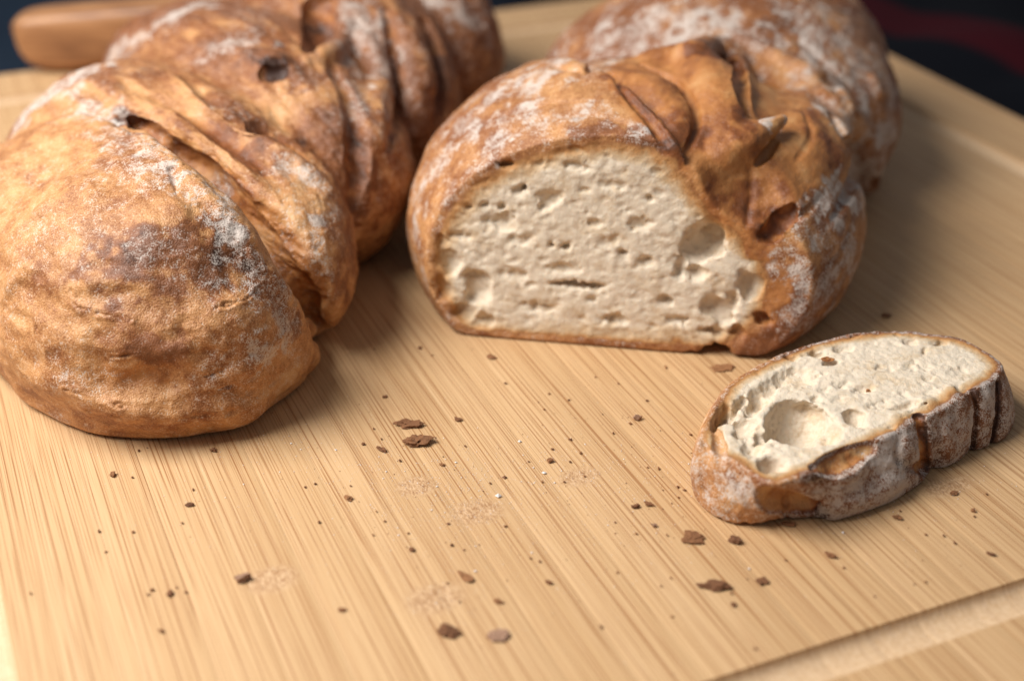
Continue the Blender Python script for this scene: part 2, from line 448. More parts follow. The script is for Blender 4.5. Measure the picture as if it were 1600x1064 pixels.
for k in range(NS):
    a0, a1 = edges[k], edges[k + 1]
    near_long = any(a0 - GR - .01 < g < a1 + GR + .01 for g in (GA0, GA1))
    crosses = any(a0 - .009 < g < a1 + .009 for g in (GA0, GA1))
    aa = np.linspace(a0, a1, 40 if near_long else 6)
    aa = np.unique(np.concatenate([[a0, a0 + .00035, a1 - .00035, a1], aa[1:-1], A0 + np.array([.0005, .0012, .002, .003]) if k == 0 else [], A1 - np.array([.0005, .0012, .002, .003]) if k == NS - 1 else []]))
    ends = np.array([0, .0005, .0012, .002, .003, .004])
    w = GR + .012 if near_long else .0085
    ll = np.unique(np.concatenate([np.linspace(L0, L1, 60), L0 + ends, L1 - ends, np.arange(GL0 - .0085, GL0 + w, .0006), np.arange(GL1 - w, GL1 + .0085, .0006)]))
    Ag, Lg = np.meshgrid(aa, ll, indexing='ij')
    Zg = board_height(Ag, Lg) + rs.uniform(-.00004, .00004)
    Zg[0] -=   .00006 if k else 0; Zg[-1] -=   .00006 if k < NS - 1 else 0
    Ag[0] += .00003; Ag[-1] -= .00003
    na, nl = Ag.shape
    V = np.stack([Ag, Lg, Zg], -1).reshape(-1, 3)
    id_ = np.arange(na * nl).reshape(na, nl)
    F = [np.stack([id_[:-1, :-1], id_[1:, :-1], id_[1:, 1:], id_[:-1, 1:]], -1).reshape(-1, 4)]
    ring = np.concatenate([id_[:, 0], id_[-1, 1:], id_[-2::-1, -1], id_[0, -2:0:-1]])
    low = V[ring].copy(); low[:, 2] = -.02
    base = len(V); V = np.vstack([V, low]); m = len(ring); q = np.arange(m); q2 = (q + 1) % m
    F.append(np.stack([ring[q], base + q, base + q2, ring[q2]], -1))
    me = fast_mesh('bamboo_strip', V, np.concatenate(F))
    me.set_sharp_from_angle(angle=R(50))
    o = link('bamboo_strip', me, None, M_BAMBOO); o.parent = board

t = NT('navy_cloth')
pos = t.n('ShaderNodeTexCoord').outputs['Object']
sp = t.n('ShaderNodeSeparateXYZ', i={0: pos})
s0, s1 = ground(1400, 30, -.02)[:2], ground(1600, 92, -.02)[:2]
sd_ = (s1 - s0) / np.linalg.norm(s1 - s0); sn = np.array([-sd_[1], sd_[0]])
dd = t.math('ADD', t.math('MULTIPLY', sp.outputs[0], float(sn[0])), t.math('ADD', t.math('MULTIPLY', sp.outputs[1], float(sn[1])), float(-(s0 @ sn))))
band = t.smooth(t.math('ABSOLUTE', dd), 0.034, 0.022)
weave = t.noise(pos, 900, 2)
side = t.smooth(sp.outputs[0], 0.05, -0.12)
c = t.mix(t.math('MULTIPLY', side, t.math('ADD', 0.25, t.noise(pos, 9, 2))), (0.0010, 0.0014, 0.003), (0.014, 0.026, 0.044))
c = t.mix(band, c, (0.034, 0.001, 0.003))
c = t.mix(t.math('MULTIPLY', weave, 0.3), c, (0.01, 0.01, 0.015))
M_CLOTH = t.out(Base_Color=c, Roughness=0.95, Specular_IOR_Level=0.1, Normal=t.bump(weave, 0.4, 0.0005))
gx, gy = np.meshgrid(np.linspace(-1.0, 1.2, 150), np.linspace(-0.7, 1.5, 150), indexing='ij')
P = np.stack([gx, gy, gx * 0], -1).reshape(-1, 3)
la = P[:, :2] @ NV; ll = P[:, :2] @ GV
outd = np.maximum(np.maximum(A0 - la, la - A1), np.maximum(L0 - ll, ll - L1))
P[:, 2] = -.0225 + np.abs(fbm(P * [1, 1, 0], (.15), 2, 5)) * .030 * sstep(.015, .10, outd)
id_ = np.arange(150 * 150).reshape(150, 150)
F = np.stack([id_[:-1, :-1], id_[1:, :-1], id_[1:, 1:], id_[:-1, 1:]], -1).reshape(-1, 4)
cl = link('tablecloth', fast_mesh('tablecloth', P, F), None, M_CLOTH)
tag(cl, 'dark navy cloth with a dull red stripe, lying under the cutting board', 'tablecloth')
t = NT('table_wood'); M_TABLE = t.out(Base_Color=t.mix(t.noise(None, 12, 3), (0.03, 0.02, 0.015), (0.06, 0.04, 0.03)), Roughness=0.6)
tb = bpy.data.meshes.new('table_surface')
tb.from_pydata([(-1.1, -.8, -.027), (1.3, -.8, -.027), (1.3, 1.6, -.027), (-1.1, 1.6, -.027), (-1.1, -.8, -.06), (1.3, -.8, -.06), (1.3, 1.6, -.06), (-1.1, 1.6, -.06)], [], [(0, 1, 2, 3), (7, 6, 5, 4), (0, 4, 5, 1), (1, 5, 6, 2), (2, 6, 7, 3), (3, 7, 4, 0)])
tag(link('table_surface', tb, None, M_TABLE), kind='structure')

# ------------------------------------------------------------------ bread
def poly_sd(poly, X, Y):
    q = np.asarray(resample(np.vstack([poly, poly[:1]]) * 1e4, 30)) / 1e4
    best = np.full(X.shape, 1e9); ins = np.zeros(X.shape, bool)
    for a, b in zip(q, np.roll(q, -1, 0)):
        ab = b - a; L = ab @ ab
        if L < 1e-14: continue
        t = np.clip(((X - a[0]) * ab[0] + (Y - a[1]) * ab[1]) / L, 0, 1)
        best = np.minimum(best, (X - a[0] - t * ab[0]) ** 2 + (Y - a[1] - t * ab[1]) ** 2)
        c1 = (a[1] > Y) != (b[1] > Y)
        ins ^= c1 & (X < (b[0] - a[0]) * (Y - a[1]) / (b[1] - a[1] + 1e-15) + a[0])
    return np.where(ins, -1, 1) * np.sqrt(best)
class Bread:
    """a sculpted volume, its reference skins, and the baked / floury / torn marks and painted crease shade on it"""
    def __init__(s, lo, hi, h):
        s.v = Vol(lo, hi, h); s.marks = []; s.polys = []
    def cut(s, px, r, push=0.0, k=.0015, step=7.0):
        P = s.v.surf(px, step, 2, push); s.v.cut(P, interp(np.atleast_1d(r), len(P)), k); return P
    def add(s, px, r, push=0.0, k=.003, step=7.0):
        P = s.v.surf(px, step, 2, push); s.v.add(P, interp(np.atleast_1d(r), len(P)), k); return P
    def mark(s, what, px, r, amt=1.0, ragged=0.5):
        s.marks.append((what, s.v.surf(px, 8.0, 1), r, amt, ragged))
    def poly(s, what, px, amt, lo=-6, hi=6):
        s.polys.append((what, np.asarray(px, float), amt, lo, hi))
    def freeze(s): s.skin = s.v.d.copy()
    def build_mesh(s, relief, base):
        """mesh, displace by relief(P) along the normals, then work out the masks"""
        V, F = s.v.mesh(); N = normals(V, F)
        depth = -s.v.sample(V, s.skin); raw0 = -s.v.sample(V, s.first)
        A = base(V, N, depth, raw0)
        rag = fbm(V, .006, 3, 21)
        for what, pts, r, amt, ragged in s.marks:
            d = vdist(V, pts) + rag * r * ragged
            A[what] = A[what] + amt * sstep(r, r * .25, d)
        if s.polys:
            q = V - CAM; w = q @ FW; u = 800 + FPX * (q @ RT) / w; y = 532 - FPX * (q @ UP) / w
            vis = (-(q / np.linalg.norm(q, axis=1, keepdims=True)) * N).sum(1) > -.35
            for what, px, amt, lo, hi in s.polys:
                k = np.where(vis & (u > px[:, 0].min() - 20) & (u < px[:, 0].max() + 20) & (y > px[:, 1].min() - 20) & (y < px[:, 1].max() + 20))[0]
                sd = -poly_sd(px / 1e4, u[k] / 1e4, y[k] / 1e4) * 1e4 + rag[k] * 9
                A[what][k] = A[what][k] + amt * sstep(lo, hi, sd)
        V = V + N * (relief(V, N, A) * sstep(.0, .004, V[:, 2]))[:, None]
        V[:, 2] = np.maximum(V[:, 2], .0005)
        for k in A: A[k] = np.clip(A[k], 0, 1.3)
        return V, F, A
def refine(V, F, A, pick):
    """split the picked quads in four"""
    fm = pick[F].all(1); f = F[fm]; n = len(V)
    E = np.sort(np.concatenate([f[:, [k, (k + 1) % 4]] for k in range(4)]), 1).astype(np.int64)
    key, inv = np.unique(E[:, 0] * n + E[:, 1], return_inverse=True); ea, eb = key // n, key % n
    m = len(f); e = (n + inv.reshape(4, m)).T; c = n + len(key) + np.arange(m)
    mid = lambda X: np.concatenate([X, (X[ea] + X[eb]) / 2, X[f].mean(1)])
    F2 = np.concatenate([np.stack([f[:, k], e[:, k], c, e[:, k - 1]], 1) for k in range(4)])
    # neighbours that keep their size take the new edge points in as a fifth corner would; they stay flat there
    return mid(V), np.concatenate([F[~fm], F2]), {k: mid(a) for k, a in A.items()}
def biggest(F, mask):
    """keep only the largest connected patch of the masked faces"""
    f = F[mask]; n = F.max() + 1; lab = np.arange(n)
    while True:
        old = lab.copy(); m = lab[f].min(1)
        for k in range(4): np.minimum.at(lab, f[:, k], m)
        lab = lab[lab]
        if (lab == old).all(): break
    l = lab[f[:, 0]]; u, c = np.unique(l, return_counts=True)
    out = np.zeros(len(F), bool); out[np.where(mask)[0][l == u[c.argmax()]]] = True
    return out
def bread_parts(root, V, F, A, split=True):
    if split:
        fc = biggest(F, A['crumb'][F].mean(1) > .25)
        for nm, keep, m in (('crust', ~fc, M_CRUST), ('crumb', fc, M_CRUMB)):
            link(nm, fast_mesh(nm, *submesh(V, F, keep, A)), root, m)
    else: link('crust', fast_mesh('crust', V, F, A), root, M_CRUST)
def striae(P, d, long, short, seed):
    """noise drawn out along the direction d"""
    d = np.asarray(d, float); d = d / np.linalg.norm(d)
    a = np.cross(d, [0, 0, 1.0]); a /= np.linalg.norm(a); b = np.cross(a, d)
    Q = np.stack([P @ d / long, P @ a / short, P @ b / short], 1)
    return vnoise(Q, seed) * .6 + vnoise(Q * 2.1, seed + 1) * .35 + vnoise(Q * 4.3, seed + 2) * .2
HV = 0.0009

# ---- left loaf: a whole loaf of twisted, overlapping lobes
B = Bread((-0.27, -0.11, -0.004), (0.04, 0.40, 0.115), HV); v = B.v
# the back lobes
v.lobe((-.151, .071, .034), (.059, .122, .053), eulz(36), .004)
v.lobe((-.133, .150, .036), (.060, .126, .059), eulz(34), .005)
v.lobe((-.185, .100, .026), (.048, .085, .052), eulz(-18), .012)
v.lobe((-.100, .222, .036), (.062, .108, .062), eulz(28), .005)
v.lobe((-.070, .295, .036), (.060, .090, .054), eulz(26), .005)
B.first = v.d.copy()
B.cut([(240, 176), (290, 222), (340, 276), (388, 330), (430, 380), (462, 424), (490, 470), (512, 520)], [.004, .009, .012, .013, .0125, .011, .009, .006], .0035, .004)
B.cut([(200, 184), (262, 220), (306, 262), (350, 314), (400, 372), (446, 428), (480, 468), (500, 502), (504, 540)], [.004, .007, .009, .010, .010, .009, .008, .007, .005], -.0045, .002)
back = v.d.copy(); bfirst = B.first
# the front lobe, a thick flap that ends in the torn lip
v.d[:] = .03
v.lobe((-.143, -.011, .027), (.067, .076, .062), eulz(28), .004)
v.lobe((-.190, .036, .026), (.050, .080, .052), eulz(10), .014)
v.lobe((-.165, .030, .040), (.040, .050, .045), eulz(36), .012)
LN = np.array([.746, .666, .30]); v.plane_keep(LN / (LN @ LN) * (-.0985 + .30 * .080), LN / np.linalg.norm(LN), .0035)
v.d = smin(v.d, back, .0012)
B.first = smin(bfirst, v.d, .001)
v.plane_keep((0, 0, .0006), (0, 0, -1), .004)
B.add([(180, 184), (238, 228), (284, 265), (328, 318), (383, 379), (435, 443), (468, 475)], [.003, .0055, .006, .006, .006, .0055, .004], -.0032, .003)
B.cut([(268, 262), (272, 285), (278, 322)], [.0018, .0014, .0007], 0, .0008, 4)
# its blunt end turns under along a rim, with a dent above
B.add([(8, 530), (58, 592), (145, 624), (250, 642), (373, 640), (432, 618), (478, 572)], [.004, .006, .007, .007, .007, .006, .004], -.0045, .006)
B.cut([(70, 560), (160, 592), (260, 606), (350, 600)], [.006, .012, .012, .006], .0095, .006)
B.cut([(285, 522), (320, 530), (352, 528)], [.006, .009, .006], .0065, .005)
B.add([(350, 490), (410, 500), (465, 510)], [.010, .012, .008], -.0085, .008)
B.add([(180, 360), (240, 370), (300, 390)], [.014, .018, .014], -.0155, .010)
# bands of the second lobe
B.add([(262, 118), (300, 146), (335, 172), (382, 198), (430, 230), (470, 262), (508, 300)], [.004, .007, .007, .005], -.002)
B.cut([(300, 122), (330, 148), (372, 172), (420, 198), (462, 224), (500, 260)], [.003, .0065, .0065, .004], .002, .004)
B.cut([(240, 148), (300, 178), (352, 212), (402, 250), (440, 288)], [.003, .006, .006, .003], .002, .004)
B.cut([(330, 245), (380, 300), (430, 352), (465, 400)], [.001, .0025, .002], .0008)
B.add([(180, 140), (240, 165), (300, 205), (350, 250), (400, 300)], [.004, .006, .004], -.002)
B.cut([(498, 420), (504, 440), (506, 470)], [.002, .003, .002], 0)
# blister with its burnt hole, folds further back
B.add([(395, 88), (425, 98)], [.009, .011], -.006, .004)
B.cut([(415, 113), (438, 110)], [.0035, .004], -.001, .001)
B.cut([(420, 92), (432, 96)], [.002, .003], 0)
B.cut([(498, 5), (502, 40), (488, 78)], [.009, .010, .004], .0)
B.add([(540, 40), (525, 78), (480, 92)], [.004, .006, .003], -.002)
B.cut([(668, 40), (682, 90), (688, 150), (682, 205)], [.006, .008, .007, .004], .0005)
B.cut([(606, 20), (622, 90), (620, 170), (606, 230)], [.004, .007, .006, .003], .001)
B.cut([(520, 100), (552, 170), (560, 250), (552, 320)], [.003, .006, .006, .003], .001)
B.add([(570, 60), (592, 130), (590, 220)], [.005, .008, .005], -.003)
B.add([(640, 60), (652, 130), (645, 210)], [.005, .007, .005], -.003)

# wrinkles of the front lobe
CRACKS = (([(258, 560), (300, 549), (348, 546)], .0014), ([(220, 575), (262, 566), (272, 548)], .0013), ([(300, 505), (322, 512), (338, 522)], .0012),
              ([(225, 640), (300, 618), (370, 598), (408, 594)], .0011), ([(100, 610), (180, 632), (260, 634)], .001), ([(320, 585), (380, 575), (440, 548)], .0009),
              ([(20, 575), (60, 612), (120, 640), (200, 655), (290, 655), (360, 640), (420, 604), (462, 570)], .0016), ([(110, 455), (122, 480), (200, 500)], .001),
              ([(150, 560), (215, 555), (250, 560)], .0008), ([(60, 470), (58, 520), (80, 560)], .0009), ([(340, 480), (380, 470), (410, 450)], .0009))
for px, r, p in (([(255, 548), (300, 536), (352, 534)], .002, -.001), ([(296, 513), (318, 522), (330, 530)], .0018, -.0008), ([(0, 392), (40, 350), (95, 308)], .004, -.002),
                 ([(100, 444), (150, 440), (230, 435)], .004, -.0025), ([(230, 628), (300, 607), (368, 588)], .0018, -.001), ([(330, 600), (400, 560), (455, 520)], .003, -.0018), ([(0, 470), (30, 430), (70, 410)], .003, -.002)):
    B.add(px, [r * .4, r, r, r * .4], p, .003)
B.freeze()
mk = B.mark
for px, r, a in (([(215, 405), (265, 392), (320, 400)], .019, .44), ([(150, 425), (200, 420)], .012, .28), ([(250, 375), (300, 385)], .013, .25), ([(180, 520), (230, 525)], .012, .18), ([(100, 420), (60, 470)], .012, .15),
                 ([(370, 380), (420, 440), (470, 500)], .010, .30), ([(185, 178), (215, 200)], .007, .9), ([(235, 540), (265, 545)], .008, .3), ([(90, 560), (70, 590)], .008, .25), ([(425, 112)], .010, 1.3),
                 ([(400, 75), (430, 90), (470, 120)], .013, .45), ([(330, 150), (390, 185), (450, 220)], .009, .4), ([(300, 185), (350, 215), (400, 250)], .010, .32), ([(330, 60), (400, 50), (440, 60)], .012, .25),
                 ([(490, 40), (500, 60)], .010, .5), ([(560, 200), (600, 300)], .025, .22), ([(690, 100), (688, 170)], .008, .5), ([(500, 200), (540, 300), (545, 400)], .018, .25), ([(640, 100), (650, 200)], .014, .25),
                 ([(60, 640), (170, 672), (300, 668)], .010, .2)):
    mk('toast_shade', px, r, a * .66, .8)  # browned patches, plus shade painted into the lip crevice, folds and grooves
for px, r, a in (([(150, 188), (190, 205), (240, 235), (280, 262)], .010, .52), ([(130, 182), (170, 182)], .008, .6), ([(300, 300), (345, 350)], .008, .5), ([(380, 400), (430, 460), (470, 510)], .011, .5), ([(420, 545), (455, 520)], .008, .38),
                 ([(270, 255), (285, 262)], .005, .5), ([(20, 190), (60, 152), (120, 120)], .012, .75), ([(130, 108), (200, 72), (270, 20), (310, 0)], .010, .8), ([(60, 160), (100, 150)], .008, .6), ([(450, 255), (490, 275), (520, 320)], .007, .6),
                 ([(490, 345)], .003, .9), ([(490, 380), (505, 420)], .005, .5), ([(325, 80), (380, 62), (410, 70)], .008, .55), ([(560, 15), (585, 60), (605, 130)], .011, .62), ([(600, 150), (610, 180)], .008, .45), ([(700, 10), (745, 30)], .013, .7),
                 ([(325, 590)], .005, .55), ([(400, 550), (420, 555)], .007, .5), ([(60, 650), (90, 662)], .006, .6), ([(170, 250), (230, 280)], .013, .32), ([(250, 380), (310, 410)], .014, .10), ([(80, 360), (150, 400)], .013, .2), ([(100, 590)], .006, .3),
                 ([(340, 290), (352, 330)], .005, .5), ([(545, 90), (560, 160)], .008, .4)):
    mk('flour', px, r * 1.25, a * .50, 1.0)
TW = np.array([.58, -.80, -.10])
def base(V, N, depth, raw0):
    raw = sstep(.0012, .004, raw0); up = N[:, 2]
    t = .30 + .05 * sstep(.0, .09, V[:, 2]) + fbm(V, .035, 4, 3, .6) * .17 + striae(V, TW, .03, .005, 8) * (.12 + .08 * raw + .07 * sstep(-.098, -.085, V @ np.array([.746, .666, .1])))
    t = t + .22 * sstep(.06, .16, V[:, 1])
    return dict(toast_shade=t, flour=fbm(V, .02, 2, 9) * .14 + .13, raw=raw * .9, crumb=np.zeros(len(V)))
def relief(V, N, A):
    r = A['raw']
    return (fbm(V, .045, 2, 81) * .0028 + striae(V, TW, .06, .016, 82) * .0016 + fbm(V, .014, 2, 1) * .0006 + fbm(V, .004, 3, 2) * (.00014 + .0002 * r) + striae(V, TW, .024, .0040, 5) * (.00012 + .0006 * r + .0005 * sstep(-.098, -.085, V @ np.array([.746, .666, .1])))) + np.abs(fbm(V * [1, 1, 1.6], .011, 2, 17)) * -.0006
root = empty('bread_loaf', (-.13, .10, 0))
tag(root, 'whole twisted golden brown loaf with a torn crust edge, at the left', 'bread loaf', 'loaves of bread on the board')
cracks = [(B.v.surf(px, 4.0, 1), r) for px, r in CRACKS]
lip = B.v.surf([(180, 190), (238, 232), (283, 266), (328, 322), (383, 382), (433, 444), (466, 476), (482, 508)], 5, 1)
V, F, A = B.build_mesh(relief, base)
V, F, A = refine(V, F, A, ((V[:, 1] < .075) & (V[:, 2] > .002)))
N = normals(V, F); fade = sstep(.070, .055, V[:, 1]) * sstep(.004, .009, V[:, 2])
jit = fbm(V, .004, 3, 61) * .0026
d = np.zeros(len(V))
for pts, r in cracks:
    q = vdist(V, pts) + jit * .5
    m = sstep(-.5, .4, vnoise(V / .006, 68)); d -= .0007 * m * np.exp(-(q / (r * .42)) ** 2); d += .0004 * m * np.exp(-((q - r * 1.4) / (r * .9)) ** 2)
q = vdist(V, lip); near = np.exp(-(q / .006) ** 2)
d += near * (vnoise(V / .0030, 62) * .0006 + vnoise(V / .0013, 63) * .00025)
gr = vnoise(V / .0011, 64) * .5 + vnoise(V / .0023, 65) * .5
d += gr * .00006 * (1 + 2 * np.clip(A['toast_shade'] - .35, 0, 1))
pass
V = V + N * (d * fade)[:, None]; V[:, 2] = np.maximum(V[:, 2], .0005)
f2 = biggest(F, A['raw'][F].mean(1) > .55)
link('crust', fast_mesh('crust', *submesh(V, F, ~f2, A)), root, M_CRUST)
link('torn_opening', fast_mesh('torn_opening', *submesh(V, F, f2, A)), root, M_CRUST)

# ---- right loaf: cut open, its face toward the camera
B = Bread((-0.07, -0.04, -0.003), (0.225, 0.33, 0.113), .00075); v = B.v
v.lobe((.055, .062, .029), (.101, .108, .072), eulz(-17), .006)
v.plane_keep((.0605 * .885, .0605 * .466, 0), (.885, .466, 0), .005)
lipped = v.d.copy(); v.d[:] = .03
v.lobe((.057, .064, .029), (.100, .106, .064), eulz(-17), .006)
v.lobe((.106, .185, .034), (.095, .085, .064), eulz(-17), .005)
v.lobe((.123, .238, .034), (.084, .082, .062), eulz(-12), .006)
v.plane_keep((0, 0, .0006), (0, 0, -1), .004)
tl = R(8); EU = np.array([.9866, -.163, 0]); MU = np.array([-.163 * math.cos(tl), -.9866 * math.cos(tl), math.sin(tl)]); WU = np.cross(EU, MU) * -1
if WU[2] < 0: WU = -WU
P0 = np.array([-.019, .003, 0])
B.first = v.d.copy()
# the opened top: crust burst, bread torn into ridges
v.hole((.100, -.022, .082), (.034, .032, .029), eulz(-9), .004)
v.d = smin(v.d, lipped, .001)
v.plane_keep((0, 0, .0006), (0, 0, -1), .004); B.first = np.minimum(B.first, v.d)
Z2 = lambda L: [(640 + x / 1.774, y / 1.774) for x, y in L]
B.add(Z2([(575, 215), (640, 235), (700, 275), (742, 330), (742, 390)]), [.006, .009, .010, .009, .006], -.0045, .006)
B.add(Z2([(690, 165), (770, 175), (835, 225), (868, 300), (880, 370)]), [.009, .0125, .013, .012, .009], -.004, .006)
B.add(Z2([(760, 140), (830, 135), (890, 165), (915, 230), (935, 310)]), [.006, .008, .008, .007, .004], -.003, .004)
B.add(Z2([(1020, 225), (1090, 275), (1130, 350), (1110, 430)]), [.012, .017, .018, .014], -.0105, .008)
B.add(Z2([(1100, 210), (1170, 290), (1200, 380), (1195, 460)]), [.006, .009, .009, .007], -.005, .005)
B.cut(Z2([(640, 178), (730, 220), (785, 290), (795, 360), (765, 425)]), [.001, .0022, .0026, .0024, .001], -.0006, .0012)
B.cut(Z2([(905, 165), (926, 220), (945, 300), (958, 372)]), [.003, .005, .0052, .003], -.002, .001)
B.cut(Z2([(560, 205), (600, 260), (665, 330), (715, 400), (760, 470)]), [.001, .0020, .0022, .0024, .0015], -.0003, .0012)
B.cut(Z2([(1090, 310), (1115, 380), (1075, 440)]), [.0006, .0014, .0008], .0004)
P = v.surf(Z2([(880, 422), (930, 398), (980, 378), (1018, 366)]), 6, 2, [-.003, -.0005, .0028, .0055]); v.add(P, interp([.007, .0065, .0048, .0026], len(P)), .004); SPIKE = P[len(P) // 2:]
B.cut(Z2([(968, 452), (990, 425), (1015, 398)]), [.0015, .003, .002], -.0004, .001)
B.cut(Z2([(948, 470), (946, 540), (936, 620)]), [.0007, .0012, .0009], .0003)
B.cut([(1185, 374), (1205, 358), (1225, 338), (1240, 324)], [.002, .0042, .0048, .0025], -.002, .0008)
B.cut([(1150, 372), (1172, 392), (1190, 420), (1196, 450)], [.003, .006, .006, .003], .001, .001)
B.cut([(1262, 440), (1244, 470), (1225, 500)], [.002, .004, .002], .0005, .0008)
B.cut([(1290, 300), (1262, 330), (1232, 352)], [.0006, .0016, .0008], .0004)
B.add([(1288, 150), (1330, 190), (1358, 240), (1364, 290)], [.005, .009, .009, .005], -.002, .003)
B.cut([(1300, 180), (1330, 235), (1330, 290), (1300, 340)], [.002, .0045, .0045, .002], .0005)
B.cut([(1335, 330), (1318, 380), (1280, 430)], [.001, .002, .001], .0008)
B.cut([(700, 225), (760, 190), (840, 165), (930, 158)], [.0006, .0015, .0015, .0006], .0006)
B.cut([(820, 195), (900, 180), (970, 190), (1020, 220)], [.0006, .0014, .0016, .0006], .0006)
B.cut([(866, 104), (920, 112), (955, 100)], [.002, .003, .002], .001)
B.cut([(1365, 282), (1372, 300), (1362, 330)], [.003, .004, .003], .0)
B.cut([(1190, 40), (1240, 60), (1290, 100), (1350, 160)], [.001, .003, .003, .001], .0015)
B.add([(1160, 60), (1230, 95), (1300, 130), (1345, 190)], [.002, .005, .005, .002], -.002)
B.add([(1365, 130), (1372, 148)], .0035, -.001)
B.freeze()
for px, r, a in (([(950, 120), (985, 150), (1030, 200), (1068, 260), (1076, 300)], .005, .42), ([(1080, 72), (1140, 95), (1160, 120)], .009, .55), ([(1160, 190), (1170, 240)], .007, .3), ([(1230, 340), (1200, 365)], .006, .4), ([(1120, 310), (1200, 320)], .012, .2),
                 ([(1020, 180), (1080, 215)], .008, .35), ([(1270, 180), (1300, 240)], .009, .3), ([(900, 205), (980, 205), (1040, 240)], .007, .35), ([(1200, 50), (1225, 35)], .010, .4), ([(1200, 560), (1290, 470)], .014, .25), ([(1240, 440), (1250, 490)], .008, .4),
                 ([(1100, 150), (1130, 200)], .010, .15), ([(1060, 240), (1090, 280)], .008, .25), ([(1290, 330), (1260, 400)], .02, .2)):
    B.mark('toast_shade', px, r, a * .6, .8)  # browning, with shadow painted along ridge edges and in the torn hole
for px, r, a in (([(660, 290), (700, 225), (760, 165), (830, 125)], .012, .62), ([(740, 205), (800, 190)], .009, .45), ([(840, 190), (920, 180), (990, 195)], .010, .5), ([(645, 370), (660, 430)], .006, .5), ([(870, 105), (950, 70), (1060, 35)], .016, .5),
                 ([(880, 60), (940, 25)], .012, .5), ([(1080, 40), (1180, 70), (1280, 110)], .016, .42), ([(1260, 20), (1340, 80), (1390, 170)], .026, .62), ([(1310, 180), (1350, 250), (1340, 320)], .012, .68), ([(1290, 320), (1330, 270)], .007, .7),
                 ([(1260, 350), (1310, 370), (1290, 430)], .018, .48), ([(1195, 222), (1170, 236)], .008, .75), ([(1340, 380), (1300, 450), (1230, 520)], .014, .35), ([(1380, 210), (1390, 260)], .012, .6), ([(1230, 410), (1250, 380)], .008, .35), ([(700, 300), (760, 240)], .008, .3)):
    B.mark('flour', px, r * 1.4, a * .42, 1.1)
GOLD = [(1078, 300), (1040, 235), (990, 180), (945, 118), (1000, 84), (1080, 62), (1140, 86), (1182, 122), (1250, 146), (1304, 196), (1318, 255), (1276, 292), (1244, 318), (1238, 345), (1205, 390), (1196, 450), (1165, 395), (1120, 355), (1076, 335)]
B.marks.append(('flour', SPIKE, .0065, 1.15, .5)); B.poly('raw', GOLD, 1.0); B.poly('flour', GOLD, -.5, -4, 10)
B.poly('raw', Z2([(870, 645), (1000, 630), (1015, 750), (955, 790), (905, 720)]), .8)
B.poly('raw', [(1190, 470), (1210, 430), (1250, 425), (1262, 450), (1240, 500), (1195, 535)], .7)
v.plane_keep(P0, MU, .0004)
# holes of the crumb: the ones the photograph shows, then the fine ones
RF = np.stack([EU, -MU, WU], 1).astype(np.float32)
def on_face(x, y):
    d = RT * (x - 800) + UP * (532 - y) + FW * FPX
    return CAM + d * (((P0 - CAM) @ MU) / (d @ MU))
for x, y, rx, ry, dep in ((819, 295, 5, 6, 6), (808, 300, 10, 7, 2.5), (790, 258, 13, 5, 4), (856, 308, 19, 9, 3), (850, 324, 12, 6, 3), (730, 325, 6, 4, 3), (757, 322, 7, 4, 3), (784, 325, 5, 4, 3), (780, 347, 28, 13, 2.5), (702, 411, 19, 18, 4),
                          (747, 452, 24, 25, 6), (690, 452, 13, 17, 4), (883, 388, 7, 5, 4), (862, 384, 4, 4, 3), (972, 397, 9, 7, 4), (905, 446, 42, 6, 6), (1040, 470, 13, 6, 4), (1098, 378, 34, 32, 9), (1115, 372, 20, 24, 12), (1122, 482, 26, 20, 7), (1085, 428, 20, 9, 5), (1062, 420, 10, 18, 3),
                          (1015, 311, 5, 4, 2), (1118, 546, 24, 8, 8), (724, 487, 18, 12, 4), (1168, 448, 18, 20, 5), (1112, 518, 22, 8, 4), (1010, 410, 12, 10, 2.5), (930, 350, 10, 5, 2), (800, 430, 22, 8, 2), (840, 480, 30, 7, 2.5), (760, 500, 16, 10, 3), (960, 500, 25, 7, 3), (1000, 350, 18, 10, 2),
                          (690, 380, 8, 12, 3), (720, 370, 18, 6, 2), (900, 260, 20, 6, 2), (960, 290, 16, 7, 1.5), (880, 420, 25, 6, 1.5), (1060, 500, 20, 6, 3), (1190, 500, 14, 10, 5), (1150, 520, 14, 10, 4), (815, 375, 20, 7, 1.8), (1145, 470, 8, 14, 4)):
    p = on_face(x, y); s_ = .60 / FPX
    v.hole(p, (rx * s_, dep * .001, ry * s_ * 1.1), RF, .0014, 1.3)
rs = np.random.default_rng(5)
for k in range(760):
    x, y = rs.uniform(665, 1185), rs.uniform(215, 545)
    p = on_face(x, y)
    q = (p - P0) @ EU, (p - P0) @ WU
    if v.sample(p[None], B.skin)[0] > -.003: continue
    # the holes lie along the roll of the dough
    ang = -.35 * (q[0] - .05) / .07 + rs.normal(0, .25); c_, s_ = math.cos(ang), math.sin(ang)
    Rr = np.stack([EU * c_ + WU * s_, -MU, -EU * s_ + WU * c_], 1).astype(np.float32)
    r = min(.0034, .00055 * rs.pareto(2.9) + .0005)
    v.hole(p + MU * r * rs.uniform(.1, .75), (r * rs.uniform(1.0, 2.0), r * rs.uniform(.6, 1.1), r * rs.uniform(.6, 1.0)), Rr, .0010, 1.0)
